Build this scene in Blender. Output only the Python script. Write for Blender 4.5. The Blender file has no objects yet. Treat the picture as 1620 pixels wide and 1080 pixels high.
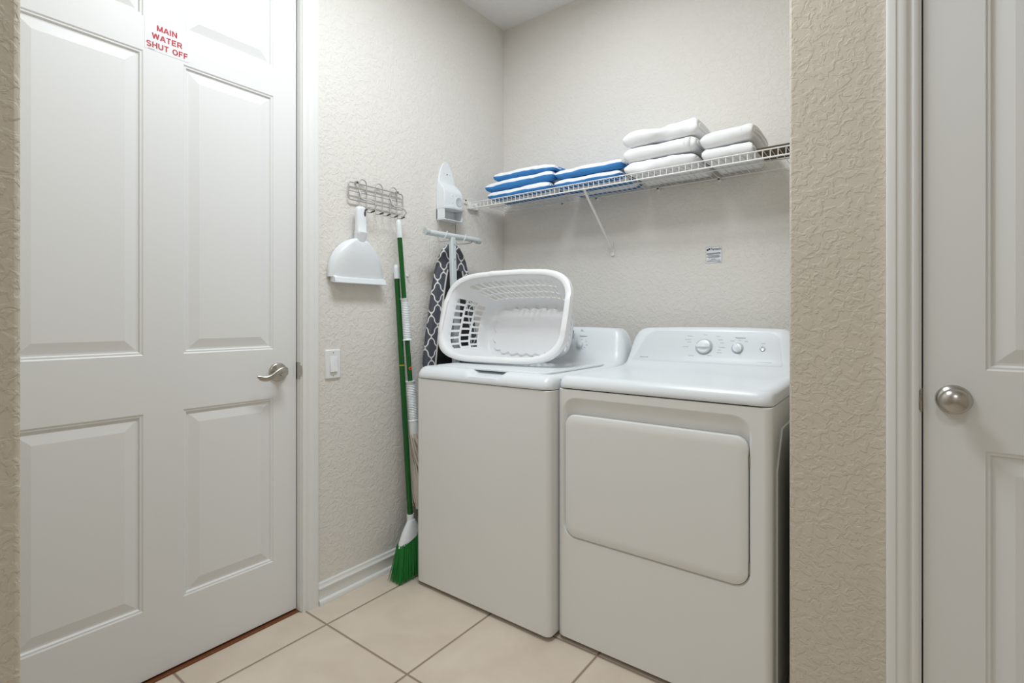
import bpy, bmesh, math, random
from mathutils import Vector, Matrix, noise
S = bpy.context.scene
COL = S.collection
PI = math.pi

# ------------------------------------------------------------------ camera, light, exposure
cam_d = bpy.data.cameras.new('camera')
cam_d.sensor_width = 36.0
cam_d.lens = 18.0
cam_d.shift_y = -37.0 / 1620.0
cam_d.clip_start = 0.02
cam = bpy.data.objects.new('camera', cam_d)
cam.location = (0.0, 0.0, 1.12)
cam.rotation_euler = (PI / 2, 0.0, math.radians(37.03))
COL.objects.link(cam)
S.camera = cam

W = bpy.data.worlds.new('world')
S.world = W
W.use_nodes = True
W.node_tree.nodes['Background'].inputs[0].default_value = (0.9, 0.95, 1.0, 1)
W.node_tree.nodes['Background'].inputs[1].default_value = 0.02


def lamp(name, loc, size, power, col):
    """round area light shining down"""
    l = bpy.data.lights.new(name, 'AREA')
    l.shape = 'DISK'
    l.size = size
    l.energy = power
    l.color = col
    o = bpy.data.objects.new(name, l)
    o.location = loc
    COL.objects.link(o)
    return o


lamp('laundry_lamp', (-0.92, 1.20, 2.735), 0.40, 8.4, (0.88, 0.945, 1.0))
lamp('doorway_fill', (-0.95, 0.78, 2.735), 0.40, 13.4, (0.88, 0.945, 1.0))  # added fill to balance brightness near the left door; no known fixture
lamp('hall_fill', (0.30, -0.80, 2.735), 0.40, 9.6, (0.88, 0.945, 1.0))  # unseen fill added behind the camera to brighten the hall side
lamp('closet_fill', (-1.0, 1.75, 2.735), 0.40, 1.6, (0.88, 0.945, 1.0))  # weak fill light added above the machines, not an actual fixture

S.view_settings.view_transform = 'Standard'
S.view_settings.look = 'None'
S.view_settings.gamma = 1.0
S.view_settings.use_curve_mapping = False
S.view_settings.exposure = 0.10


# ------------------------------------------------------------------ helpers
def lin(c):
    return tuple((x / 255 / 12.92 if x / 255 <= 0.04045 else ((x / 255 + 0.055) / 1.055) ** 2.4) for x in c)


def mat(name, rgb, rough=0.5, metal=0.0, bump=None, spec=0.5, coat=0.0):
    m = bpy.data.materials.new(name)
    m.use_nodes = True
    nt = m.node_tree
    b = nt.nodes['Principled BSDF']
    b.inputs['Base Color'].default_value = (*lin(rgb), 1)
    b.inputs['Roughness'].default_value = rough
    b.inputs['Metallic'].default_value = metal
    b.inputs['Specular IOR Level'].default_value = spec
    b.inputs['Coat Weight'].default_value = coat
    if bump:
        sc, st, dist, detail, distort = bump
        tc = nt.nodes.new('ShaderNodeTexCoord')
        n = nt.nodes.new('ShaderNodeTexNoise')
        n.inputs['Scale'].default_value = sc
        n.inputs['Detail'].default_value = detail
        n.inputs['Distortion'].default_value = distort
        nt.links.new(tc.outputs['Object'], n.inputs['Vector'])
        bp = nt.nodes.new('ShaderNodeBump')
        bp.inputs['Strength'].default_value = st
        bp.inputs['Distance'].default_value = dist
        nt.links.new(n.outputs['Fac'], bp.inputs['Height'])
        nt.links.new(bp.outputs['Normal'], b.inputs['Normal'])
    return m


def math_node(nt, op, a, b=None, c=None):
    n = nt.nodes.new('ShaderNodeMath')
    n.operation = op
    for i, v in enumerate((a, b, c)):
        if v is None:
            continue
        if isinstance(v, (int, float)):
            n.inputs[i].default_value = v
        else:
            nt.links.new(v, n.inputs[i])
    return n.outputs[0]


def wall_mat(name, rgb, strength=0.35):
    m = mat(name, rgb, 0.75, spec=0.3)
    nt = m.node_tree
    b = nt.nodes['Principled BSDF']
    tc = nt.nodes.new('ShaderNodeTexCoord')
    n1 = nt.nodes.new('ShaderNodeTexNoise')
    n1.inputs['Scale'].default_value = 52
    n1.inputs['Detail'].default_value = 4
    n1.inputs['Distortion'].default_value = 0.8
    nt.links.new(tc.outputs['Object'], n1.inputs['Vector'])
    r = nt.nodes.new('ShaderNodeValToRGB')
    r.color_ramp.elements[0].position = 0.46
    r.color_ramp.elements[1].position = 0.56
    nt.links.new(n1.outputs['Fac'], r.inputs['Fac'])
    n2 = nt.nodes.new('ShaderNodeTexNoise')
    n2.inputs['Scale'].default_value = 130
    n2.inputs['Detail'].default_value = 3
    nt.links.new(tc.outputs['Object'], n2.inputs['Vector'])
    h = math_node(nt, 'MULTIPLY_ADD', n2.outputs['Fac'], 0.5, r.outputs['Color'])
    bp = nt.nodes.new('ShaderNodeBump')
    bp.inputs['Strength'].default_value = strength
    bp.inputs['Distance'].default_value = 0.0025
    nt.links.new(h, bp.inputs['Height'])
    nt.links.new(bp.outputs['Normal'], b.inputs['Normal'])
    return m


def tile_mat():
    m = mat('floor_tile', (216, 196, 172), 0.42)
    nt = m.node_tree
    b = nt.nodes['Principled BSDF']
    tc = nt.nodes.new('ShaderNodeTexCoord')
    sx = nt.nodes.new('ShaderNodeSeparateXYZ')
    nt.links.new(tc.outputs['Object'], sx.inputs[0])

    def dist(sock, off, per):
        v = math_node(nt, 'SUBTRACT', sock, off)
        v = math_node(nt, 'DIVIDE', v, per)
        v = math_node(nt, 'FRACT', v)
        v = math_node(nt, 'SUBTRACT', v, 0.5)
        v = math_node(nt, 'ABSOLUTE', v)
        v = math_node(nt, 'SUBTRACT', 0.5, v)
        return math_node(nt, 'MULTIPLY', v, per)
    d = math_node(nt, 'MINIMUM', dist(sx.outputs[0], -1.669, 0.4355), dist(sx.outputs[1], 1.087, 0.4400))
    mr = nt.nodes.new('ShaderNodeMapRange')
    mr.inputs['From Min'].default_value = 0.0029
    mr.inputs['From Max'].default_value = 0.0047
    nt.links.new(d, mr.inputs['Value'])
    nz = nt.nodes.new('ShaderNodeTexNoise')
    nz.inputs['Scale'].default_value = 5.5
    nz.inputs['Detail'].default_value = 6
    nz.inputs['Distortion'].default_value = 0.6
    nt.links.new(tc.outputs['Object'], nz.inputs['Vector'])
    rp = nt.nodes.new('ShaderNodeValToRGB')
    rp.color_ramp.elements[0].position = 0.32
    rp.color_ramp.elements[0].color = (*lin((214, 199, 181)), 1)
    rp.color_ramp.elements[1].position = 0.68
    rp.color_ramp.elements[1].color = (*lin((226, 212, 195)), 1)
    nt.links.new(nz.outputs['Fac'], rp.inputs['Fac'])
    mx = nt.nodes.new('ShaderNodeMix')
    mx.data_type = 'RGBA'
    mx.inputs[6].default_value = (*lin((152, 136, 119)), 1)
    nt.links.new(mr.outputs[0], mx.inputs[0])
    nt.links.new(rp.outputs['Color'], mx.inputs[7])
    nt.links.new(mx.outputs[2], b.inputs['Base Color'])
    mr2 = nt.nodes.new('ShaderNodeMapRange')
    mr2.inputs['From Min'].default_value = 0.002
    mr2.inputs['From Max'].default_value = 0.009
    mr2.interpolation_type = 'SMOOTHSTEP'
    nt.links.new(d, mr2.inputs['Value'])
    hh = math_node(nt, 'MULTIPLY_ADD', nz.outputs['Fac'], 0.25, mr2.outputs[0])
    bp = nt.nodes.new('ShaderNodeBump')
    bp.inputs['Strength'].default_value = 0.5
    bp.inputs['Distance'].default_value = 0.003
    nt.links.new(hh, bp.inputs['Height'])
    nt.links.new(bp.outputs['Normal'], b.inputs['Normal'])
    return m


def stripe_mat():
    m = mat('striped_terry', (40, 110, 190), 0.95, spec=0.1)
    nt = m.node_tree
    b = nt.nodes['Principled BSDF']
    uv = nt.nodes.new('ShaderNodeUVMap')
    sx = nt.nodes.new('ShaderNodeSeparateXYZ')
    nt.links.new(uv.outputs[0], sx.inputs[0])
    wob = nt.nodes.new('ShaderNodeTexNoise')
    wob.inputs['Scale'].default_value = 12
    nt.links.new(uv.outputs[0], wob.inputs['Vector'])
    v = math_node(nt, 'MULTIPLY_ADD', wob.outputs['Fac'], 0.008, sx.outputs[1])
    v = math_node(nt, 'DIVIDE', v, 0.112)
    v = math_node(nt, 'FRACT', v)
    v = math_node(nt, 'GREATER_THAN', v, 0.54)
    mx = nt.nodes.new('ShaderNodeMix')
    mx.data_type = 'RGBA'
    mx.inputs[6].default_value = (*lin((72, 140, 208)), 1)
    mx.inputs[7].default_value = (*lin((246, 247, 250)), 1)
    nt.links.new(v, mx.inputs[0])
    nt.links.new(mx.outputs[2], b.inputs['Base Color'])
    tc = nt.nodes.new('ShaderNodeTexCoord')
    n = nt.nodes.new('ShaderNodeTexNoise')
    n.inputs['Scale'].default_value = 420
    nt.links.new(tc.outputs['Object'], n.inputs['Vector'])
    bp = nt.nodes.new('ShaderNodeBump')
    bp.inputs['Strength'].default_value = 0.4
    bp.inputs['Distance'].default_value = 0.002
    nt.links.new(n.outputs['Fac'], bp.inputs['Height'])
    nt.links.new(bp.outputs['Normal'], b.inputs['Normal'])
    return m


def trellis_mat():
    m = mat('trellis_cotton', (84, 88, 96), 0.9, spec=0.1)
    nt = m.node_tree
    b = nt.nodes['Principled BSDF']
    tc = nt.nodes.new('ShaderNodeTexCoord')
    sx = nt.nodes.new('ShaderNodeSeparateXYZ')
    nt.links.new(tc.outputs['Object'], sx.inputs[0])
    xy = math_node(nt, 'ADD', sx.outputs[1], sx.outputs[0])
    u = math_node(nt, 'MULTIPLY', xy, 2 * PI / 0.082)
    w = math_node(nt, 'MULTIPLY', sx.outputs[2], 2 * PI / 0.105)
    cu = math_node(nt, 'COSINE', u)
    cw = math_node(nt, 'COSINE', w)
    c3 = math_node(nt, 'COSINE', math_node(nt, 'MULTIPLY', w, 3.0))
    f = math_node(nt, 'ADD', cu, cw)
    f = math_node(nt, 'MULTIPLY_ADD', c3, 0.28, f)
    f = math_node(nt, 'ABSOLUTE', f)
    f = math_node(nt, 'LESS_THAN', f, 0.30)
    mx = nt.nodes.new('ShaderNodeMix')
    mx.data_type = 'RGBA'
    mx.inputs[6].default_value = (*lin((92, 96, 104)), 1)
    mx.inputs[7].default_value = (*lin((240, 238, 235)), 1)
    nt.links.new(f, mx.inputs[0])
    nt.links.new(mx.outputs[2], b.inputs['Base Color'])
    return m


class MB:
    def __init__(self):
        self.v = []
        self.f = []
        self.uv = {}

    def add(self, verts, faces):
        o = len(self.v)
        self.v += [tuple(p) for p in verts]
        self.f += [tuple(i + o for i in q) for q in faces]
        return self

    def box(self, x0, x1, y0, y1, z0, z1):
        return self.add([(x0, y0, z0), (x1, y0, z0), (x1, y1, z0), (x0, y1, z0), (x0, y0, z1), (x1, y0, z1), (x1, y1, z1), (x0, y1, z1)],
                        [(0, 3, 2, 1), (4, 5, 6, 7), (0, 1, 5, 4), (1, 2, 6, 5), (2, 3, 7, 6), (3, 0, 4, 7)])

    def loft(self, rings, closed=True, caps=True):
        n = len(rings[0])
        vs = [p for r in rings for p in r]
        fs = []
        for i in range(len(rings) - 1):
            for j in range(n if closed else n - 1):
                k = (j + 1) % n
                fs.append((i * n + j, i * n + k, (i + 1) * n + k, (i + 1) * n + j))
        if caps:
            fs.append(tuple(reversed(range(n))))
            fs.append(tuple((len(rings) - 1) * n + j for j in range(n)))
        return self.add(vs, fs)

    def tube(self, pts, r, n=8, caps=True):
        pts = [Vector(p) for p in pts]
        rs = r if isinstance(r, (list, tuple)) else [r] * len(pts)
        rings = []
        up = None
        for i, p in enumerate(pts):
            if i == 0:
                t = pts[1] - p
            elif i == len(pts) - 1:
                t = p - pts[i - 1]
            else:
                t = (pts[i + 1] - p).normalized() + (p - pts[i - 1]).normalized()
            t.normalize()
            if up is None:
                a = Vector((0, 0, 1)) if abs(t.z) < 0.9 else Vector((1, 0, 0))
                up = t.cross(a).normalized()
            up = (up - t * up.dot(t)).normalized()
            w = t.cross(up)
            rings.append([p + (up * math.cos(2 * PI * k / n) + w * math.sin(2 * PI * k / n)) * rs[i] for k in range(n)])
        return self.loft(rings, True, caps)

    def lathe(self, o, ax, prof, n=32, sx=None):
        """prof: list of (radius, height along ax)"""
        o = Vector(o)
        ax = Vector(ax).normalized()
        a = Vector((0, 0, 1)) if abs(ax.z) < 0.9 else Vector((1, 0, 0))
        u = ax.cross(a).normalized()
        w = ax.cross(u)
        rings = [[o + ax * h + (u * math.cos(2 * PI * k / n) + w * math.sin(2 * PI * k / n)) * r for k in range(n)] for r, h in prof]
        return self.loft(rings)

    def prism(self, poly, T, d0, d1):
        """poly of (a,b); T(a,b,d)->xyz"""
        return self.loft([[T(a, b, d0) for a, b in poly], [T(a, b, d1) for a, b in poly]])

    def build(self, name, m, parent=None, smooth=None, bevel=None, seg=2, merge=True, sub=0):
        off = parent_world(parent)
        me = bpy.data.meshes.new(name)
        me.from_pydata([(p[0] - off[0], p[1] - off[1], p[2] - off[2]) for p in self.v], [], self.f)
        bm = bmesh.new()
        bm.from_mesh(me)
        if merge:
            bmesh.ops.remove_doubles(bm, verts=bm.verts, dist=1e-5)
        bmesh.ops.recalc_face_normals(bm, faces=bm.faces)
        bm.to_mesh(me)
        bm.free()
        me.materials.append(m)
        o = bpy.data.objects.new(name, me)
        COL.objects.link(o)
        if parent:
            o.parent = parent
        if bevel:
            bv = o.modifiers.new('bevel', 'BEVEL')
            bv.width = bevel
            bv.segments = seg
            bv.limit_method = 'ANGLE'
            bv.angle_limit = math.radians(35)
        if sub:
            sb = o.modifiers.new('subsurf', 'SUBSURF')
            sb.levels = sub
            sb.render_levels = sub
        if smooth or bevel or sub:
            me.shade_smooth()
            if smooth is not True:
                me.set_sharp_from_angle(angle=math.radians(smooth if smooth else 40))
        return o


def parent_world(p):
    v = Vector((0, 0, 0))
    while p:
        v = v + Vector(p.location)
        p = p.parent
    return v


def thing(name, label, cat, loc, group=None):
    o = bpy.data.objects.new(name, None)
    o.empty_display_size = 0.05
    o.location = loc
    COL.objects.link(o)
    return tag(o, label, cat, group)


def tag(o, label, cat, group=None):
    o['label'] = label
    o['category'] = cat
    if group:
        o['group'] = group
    return o


def struct(o):
    o['kind'] = 'structure'
    return o


def text_mb(s, size, org, U, V, N, ext=0.0004, bold=0.0, align='CENTER'):
    """text as a mesh builder: org is the baseline centre (or left)"""
    cu = bpy.data.curves.new('t', 'FONT')
    cu.body = s
    cu.size = size
    cu.extrude = ext
    cu.offset = bold
    cu.align_x = align
    cu.resolution_u = 3
    ob = bpy.data.objects.new('t', cu)
    COL.objects.link(ob)
    dg = bpy.context.evaluated_depsgraph_get()
    me = bpy.data.meshes.new_from_object(ob.evaluated_get(dg))
    o, U, V, N = Vector(org), Vector(U), Vector(V), Vector(N)
    mb = MB()
    mb.add([o + U * v.co.x + V * v.co.y + N * v.co.z for v in me.vertices], [tuple(p.vertices) for p in me.polygons])
    bpy.data.objects.remove(ob)
    bpy.data.curves.remove(cu)
    bpy.data.meshes.remove(me)
    return mb


def arc_pts(c, u, v, r, a0, a1, n):
    c, u, v = Vector(c), Vector(u), Vector(v)
    return [c + u * (r * math.cos(a0 + (a1 - a0) * i / n)) + v * (r * math.sin(a0 + (a1 - a0) * i / n)) for i in range(n + 1)]


def rrect(a0, a1, b0, b1, r, n=6):
    if not isinstance(r, (tuple, list)):
        r = (r, r, r, r)
    pts = []
    for (ca, cb, s, rr) in ((a1 - r[0], b1 - r[0], 0, r[0]), (a0 + r[1], b1 - r[1], 1, r[1]), (a0 + r[2], b0 + r[2], 2, r[2]), (a1 - r[3], b0 + r[3], 3, r[3])):
        for i in range(n + 1):
            t = (s + i / n) * PI / 2
            pts.append((ca + rr * math.cos(t), cb + rr * math.sin(t)))
    return pts


# ------------------------------------------------------------------ materials
M_wall = wall_mat('painted_wall', (233, 229, 223), 0.42)
M_hall = wall_mat('painted_hall_wall', (214, 205, 190), 0.42)
M_ceil = wall_mat('painted_ceiling', (242, 241, 239), 0.3)
M_trim = mat('trim_paint', (238, 238, 236), 0.4)
M_door = mat('door_paint', (234, 234, 233), 0.42)
M_tile = tile_mat()
M_wood = mat('threshold_wood', (122, 74, 42), 0.45)
M_white = mat('appliance_enamel', (238, 238, 236), 0.28, coat=0.15)
M_plast = mat('white_plastic', (236, 240, 243), 0.3)
M_panel = mat('console_panel', (224, 228, 231), 0.38)
M_basket = mat('basket_plastic', (248, 249, 250), 0.36)
M_rim = mat('basket_rim_plastic', (248, 249, 250), 0.36)
_nt = M_basket.node_tree
_tr = _nt.nodes.new('ShaderNodeBsdfTranslucent')
_tr.inputs['Color'].default_value = (*lin((240, 243, 247)), 1)
_mx = _nt.nodes.new('ShaderNodeMixShader')
_mx.inputs[0].default_value = 0.04
_nt.links.new(_nt.nodes['Principled BSDF'].outputs[0], _mx.inputs[1])
_nt.links.new(_tr.outputs[0], _mx.inputs[2])
_nt.links.new(_mx.outputs[0], _nt.nodes['Material Output'].inputs['Surface'])
M_chrome = mat('satin_nickel', (190, 186, 180), 0.26, 1.0)
M_dark = mat('dark_gap', (28, 27, 26), 0.7)
M_grey = mat('print_grey', (120, 126, 134), 0.6)
M_lgrey = mat('print_light_grey', (158, 164, 172), 0.6)
M_wire = mat('white_vinyl_wire', (240, 239, 236), 0.4)
M_steel = mat('grey_rack_wire', (186, 184, 182), 0.4, 0.35)
M_tip = mat('dark_hook_tip', (92, 90, 88), 0.5, 0.3)
M_green = mat('green_enamel', (10, 88, 30), 0.3)
M_bristle = mat('green_bristle', (18, 126, 46), 0.5)
M_towel = mat('white_terry', (246, 246, 247), 0.95, bump=(420, 0.4, 0.002, 2, 0), spec=0.1)
M_stripe = stripe_mat()
M_trel = trellis_mat()
M_under = mat('dark_metal_mesh', (52, 54, 58), 0.5, 0.4)
M_tube = mat('pale_grey_tube', (214, 222, 225), 0.3)
M_red = mat('red_print', (186, 24, 48), 0.5)
M_paper = mat('sticker_paper', (236, 238, 240), 0.45)
M_ink = mat('dark_ink', (50, 54, 70), 0.6)
M_mop = mat('mop_cotton', (222, 212, 198), 0.95, spec=0.1)
M_brown = mat('brown_board', (86, 74, 54), 0.7)
M_yel = mat('yellow_print', (216, 170, 60), 0.5)
M_rub = mat('grey_rubber', (86, 86, 86), 0.7)
M_switch = mat('switch_plastic', (240, 241, 242), 0.3)

# ------------------------------------------------------------------ setting
XW, YB, YR, ZC = -1.814, 2.326, 1.50, 2.772
XS = -1.0     # end of the wall stub by the left door
XR = -0.2266  # left corner of the wall beside the dryer
DX = -1.84    # face of the left door
DY0, DY1, DZ = 0.175, 1.066, 2.425

f = MB()
f.add([(-1.824, -1.5, 0), (1.6, -1.5, 0), (1.6, 2.45, 0), (-1.824, 2.45, 0), (-1.824, -1.5, -0.05), (1.6, -1.5, -0.05), (1.6, 2.45, -0.05), (-1.824, 2.45, -0.05)],
      [(0, 1, 2, 3), (4, 7, 6, 5), (0, 4, 5, 1), (1, 5, 6, 2), (2, 6, 7, 3), (3, 7, 4, 0)])
struct(f.build('floor', M_tile))
struct(MB().box(-1.95, 1.6, -1.5, 2.45, ZC, ZC + 0.05).build('ceiling', M_ceil))
m = MB()
m.box(XW - 0.12, XW, DY1 + 0.012, YB + 0.12, -0.05, ZC)
m.box(XW - 0.12, XW, DY0 - 0.012, DY1 + 0.012, DZ + 0.012, ZC)
struct(m.build('wall_left', M_wall, merge=False))
struct(MB().box(XW, XR, YB, YB + 0.12, -0.05, ZC).build('wall_back', M_wall))
m = MB()
m.box(XR, 0.030, YR, YB + 0.12, 0, ZC)
struct(m.build('wall_right', M_hall, bevel=0.006, seg=3))
m = MB()
m.box(0.030, 0.96, YR, YR + 0.12, 2.44, ZC)
m.box(0.96, 1.5, YR, YR + 0.12, 0, ZC)
struct(m.build('wall_right_door_side', M_hall, merge=False))
struct(MB().box(XW - 0.12, XS, -1.4, DY0 - 0.013, 0, ZC).build('wall_near_left', M_hall, bevel=0.008, seg=3))
struct(MB().box(1.3, 1.42, -1.4, YR, 0, ZC).build('wall_hall_right', M_hall))
struct(MB().box(XS, 1.3, -1.42, -1.3, 0, ZC).build('wall_hall_end', M_hall))


def panel_door(mb, a0, a1, z0, z1, panels, T, thick=0.035):
    rings = [(0, 0), (0.004, -0.003), (0.008, -0.003), (0.012, -0.0085), (0.017, -0.0085), (0.047, -0.0015)]
    ac = sorted({a0, a1} | {p[0] for p in panels} | {p[1] for p in panels})
    zc = sorted({z0, z1} | {p[2] for p in panels} | {p[3] for p in panels})
    for i in range(len(ac) - 1):
        for j in range(len(zc) - 1):
            am, zm = (ac[i] + ac[i + 1]) / 2, (zc[j] + zc[j + 1]) / 2
            if any(p[0] < am < p[1] and p[2] < zm < p[3] for p in panels):
                continue
            mb.add([T(ac[i], zc[j], 0), T(ac[i + 1], zc[j], 0), T(ac[i + 1], zc[j + 1], 0), T(ac[i], zc[j + 1], 0)], [(0, 1, 2, 3)])
    for p in panels:
        rr = []
        for o, d in rings:
            rr.append([T(p[0] + o, p[2] + o, d), T(p[1] - o, p[2] + o, d), T(p[1] - o, p[3] - o, d), T(p[0] + o, p[3] - o, d)])
        vs = [q for r in rr for q in r]
        fs = []
        for i in range(len(rr) - 1):
            for k in range(4):
                fs.append((i * 4 + k, i * 4 + (k + 1) % 4, i * 4 + 4 + (k + 1) % 4, i * 4 + 4 + k))
        n = (len(rr) - 1) * 4
        fs.append((n, n + 1, n + 2, n + 3))
        mb.add(vs, fs)
    b = [T(a0, z0, 0), T(a1, z0, 0), T(a1, z1, 0), T(a0, z1, 0), T(a0, z0, -thick), T(a1, z0, -thick), T(a1, z1, -thick), T(a0, z1, -thick)]
    mb.add(b, [(4, 7, 6, 5), (0, 4, 5, 1), (1, 5, 6, 2), (2, 6, 7, 3), (3, 7, 4, 0)])
    return mb


# left door: faces +X
def TL(a, z, d):
    return (DX + d, a, z)


cols = [(0.270, 0.570), (0.680, 0.978)]
rowsz = [(0.222, 0.826), (1.005, 1.938), (2.042, 2.325)]
m = MB()
panel_door(m, DY0, DY1, 0.011, DZ, [(c[0], c[1], r[0], r[1]) for c in cols for r in rowsz], TL)
door1 = struct(m.build('door_1', M_door))
h = MB()
h.lathe((DX, 0.994, 0.920), (1, 0, 0), [(0.0345, 0), (0.0345, 0.004), (0.0325, 0.008), (0.0300, 0.0095), (0.016, 0.0115), (0.012, 0.014), (0.0115, 0.040), (0.0125, 0.052), (0.011, 0.055)], 36)
ring = []
for i in range(15):
    t = i / 14
    y = 1.006 - 0.106 * t
    x = DX + 0.048 + 0.006 * math.sin(t * PI) - 0.010 * t * t
    z = 0.920 + 0.012 * math.sin(t * 2 * PI * 0.9 + 0.5) - 0.006 * t
    hw, th = 0.0125 - 0.004 * t, 0.0065 - 0.0025 * t
    if i == 14:
        hw, th = 0.004, 0.002
    ring.append([Vector((x + th * math.cos(q), y, z + hw * math.sin(q))) for q in [2 * PI * k / 12 for k in range(12)]])
h.loft(ring)
hd = h.build('lever_handle', M_chrome, door1, smooth=45)
hd['label'] = 'satin nickel lever handle on round rose'
MB().box(DX - 0.024, DX - 0.006, DY1 + 0.0002, DY1 + 0.0012, 0.885, 0.955).build('latch_plate', M_chrome, door1)

# threshold under the door, jamb and casing
struct(MB().box(-1.96, -1.8245, DY0 - 0.012, DY1 + 0.012, -0.05, 0.004).build('trim_1', M_wood))


def casing_prof(w):
    # (across, out)
    return [(0, 0), (0, 0.008), (0.004, 0.010), (w * 0.16, 0.0105), (w * 0.20, 0.0075), (w * 0.26, 0.0075), (w * 0.34, 0.013), (w * 0.40, 0.0145), (w * 0.55, 0.0160),
            (w * 0.66, 0.0150), (w * 0.70, 0.0175), (w * 0.90, 0.0180), (w * 0.97, 0.0165), (w, 0.012), (w, 0)]


m = MB()
m.box(XW - 0.118, XW, DY1 + 0.004, DY1 + 0.0118, 0.004, DZ + 0.010)
m.box(XW - 0.118, XW, DY0 - 0.0118, DY0 - 0.004, 0.004, DZ + 0.010)
m.box(XW - 0.118, XW, DY0 - 0.0118, DY1 + 0.0118, DZ + 0.003, DZ + 0.011)
m.loft([[(XW + d, DY1 + 0.008 + a, z) for a, d in casing_prof(0.063)] for z in (0.0, DZ + 0.072)])
m.loft([[(XW + d, y, DZ + 0.008 + a) for a, d in casing_prof(0.063)] for y in (DY0 - 0.012, DY1 + 0.072)])
trim_l = struct(m.build('trim_2', M_trim, smooth=35))
m = MB()
m.box(XW - 0.030, XW - 0.003, DY1 + 0.0026, DY1 + 0.0042, 0.888, 0.952)
m.box(XW - 0.003, XW + 0.006, DY1 + 0.0026, DY1 + 0.0042, 0.900, 0.940)
m.build('strike_plate', M_chrome, trim_l)


def base_prof():
    # (out, up)
    return [(0, 0), (0.024, 0), (0.0245, 0.008), (0.0215, 0.016), (0.0135, 0.021), (0.0130, 0.055), (0.0150, 0.058), (0.0150, 0.064), (0.0110, 0.068), (0.0085, 0.074), (0.0085, 0.079),
            (0.0055, 0.083), (0, 0.083)]


m = MB()
m.loft([[(XW + d, y, z) for d, z in base_prof()] for y in (DY1 + 0.072, YB)])
struct(m.build('baseboard_left', M_trim, smooth=35))
m = MB()
m.loft([[(x, YB - d, z) for d, z in base_prof()] for x in (XW + 0.025, XR)])
struct(m.build('baseboard_back', M_trim, smooth=35))

# right door, in its frame, faces -Y
RX0, RX1 = 0.0460, 0.860
RYF = YR + 0.004


def TR(a, z, d):
    return (a, RYF - d, z)


m = MB()
pc = [(0.151, 0.400), (0.506, 0.755)]
rz = [(0.222, 0.832), (1.006, 1.938), (2.042, 2.325)]
panel_door(m, RX0, RX1, 0.011, DZ, [(c[0], c[1], r[0], r[1]) for c in pc for r in rz], TR)
door2 = struct(m.build('door_2', M_door))
k = MB()
k.lathe((0.0985, RYF, 0.9385), (0, -1, 0), [(0.0325, 0), (0.0325, 0.003), (0.030, 0.007), (0.024, 0.012), (0.014, 0.016), (0.0125, 0.020), (0.0125, 0.026),
                                        (0.018, 0.029), (0.0255, 0.033), (0.0275, 0.037), (0.0265, 0.041), (0.020, 0.047), (0.011, 0.0515), (0.001, 0.053)], 40)
kn = k.build('door_knob', M_chrome, door2, smooth=40)
kn['label'] = 'satin nickel round knob'
MB().box(RX0 - 0.0012, RX0 - 0.0002, RYF + 0.004, RYF + 0.028, 0.905, 0.962).build('latch_plate', M_chrome, door2)
m = MB()
m.box(0.0302, 0.0425, YR - 0.002, YR + 0.118, 0.0, DZ + 0.016)
m.box(0.864, 0.876, YR - 0.002, YR + 0.118, 0.0, DZ + 0.016)
m.box(0.0302, 0.876, YR - 0.002, YR + 0.118, DZ + 0.004, DZ + 0.014)
m.loft([[(0.0375 - a, YR - d, z) for a, d in casing_prof(0.0605)] for z in (0.0, DZ + 0.075)])
m.loft([[(0.869 + a, YR - d, z) for a, d in casing_prof(0.0605)] for z in (0.0, DZ + 0.075)])
m.loft([[(x, YR - d, DZ + 0.012 + a) for a, d in casing_prof(0.0605)] for x in (-0.023, 0.930)])
trim_r = struct(m.build('trim_3', M_trim, smooth=35))
m = MB()
m.box(0.0412, 0.0432, YR - 0.0045, YR + 0.030, 0.905, 0.960)
m.tube([(0.0405, YR - 0.003, 0.910), (0.0398, YR - 0.006, 0.932), (0.0405, YR - 0.003, 0.955)], 0.0022, 6)
m.build('strike_plate', M_chrome, trim_r)

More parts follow.
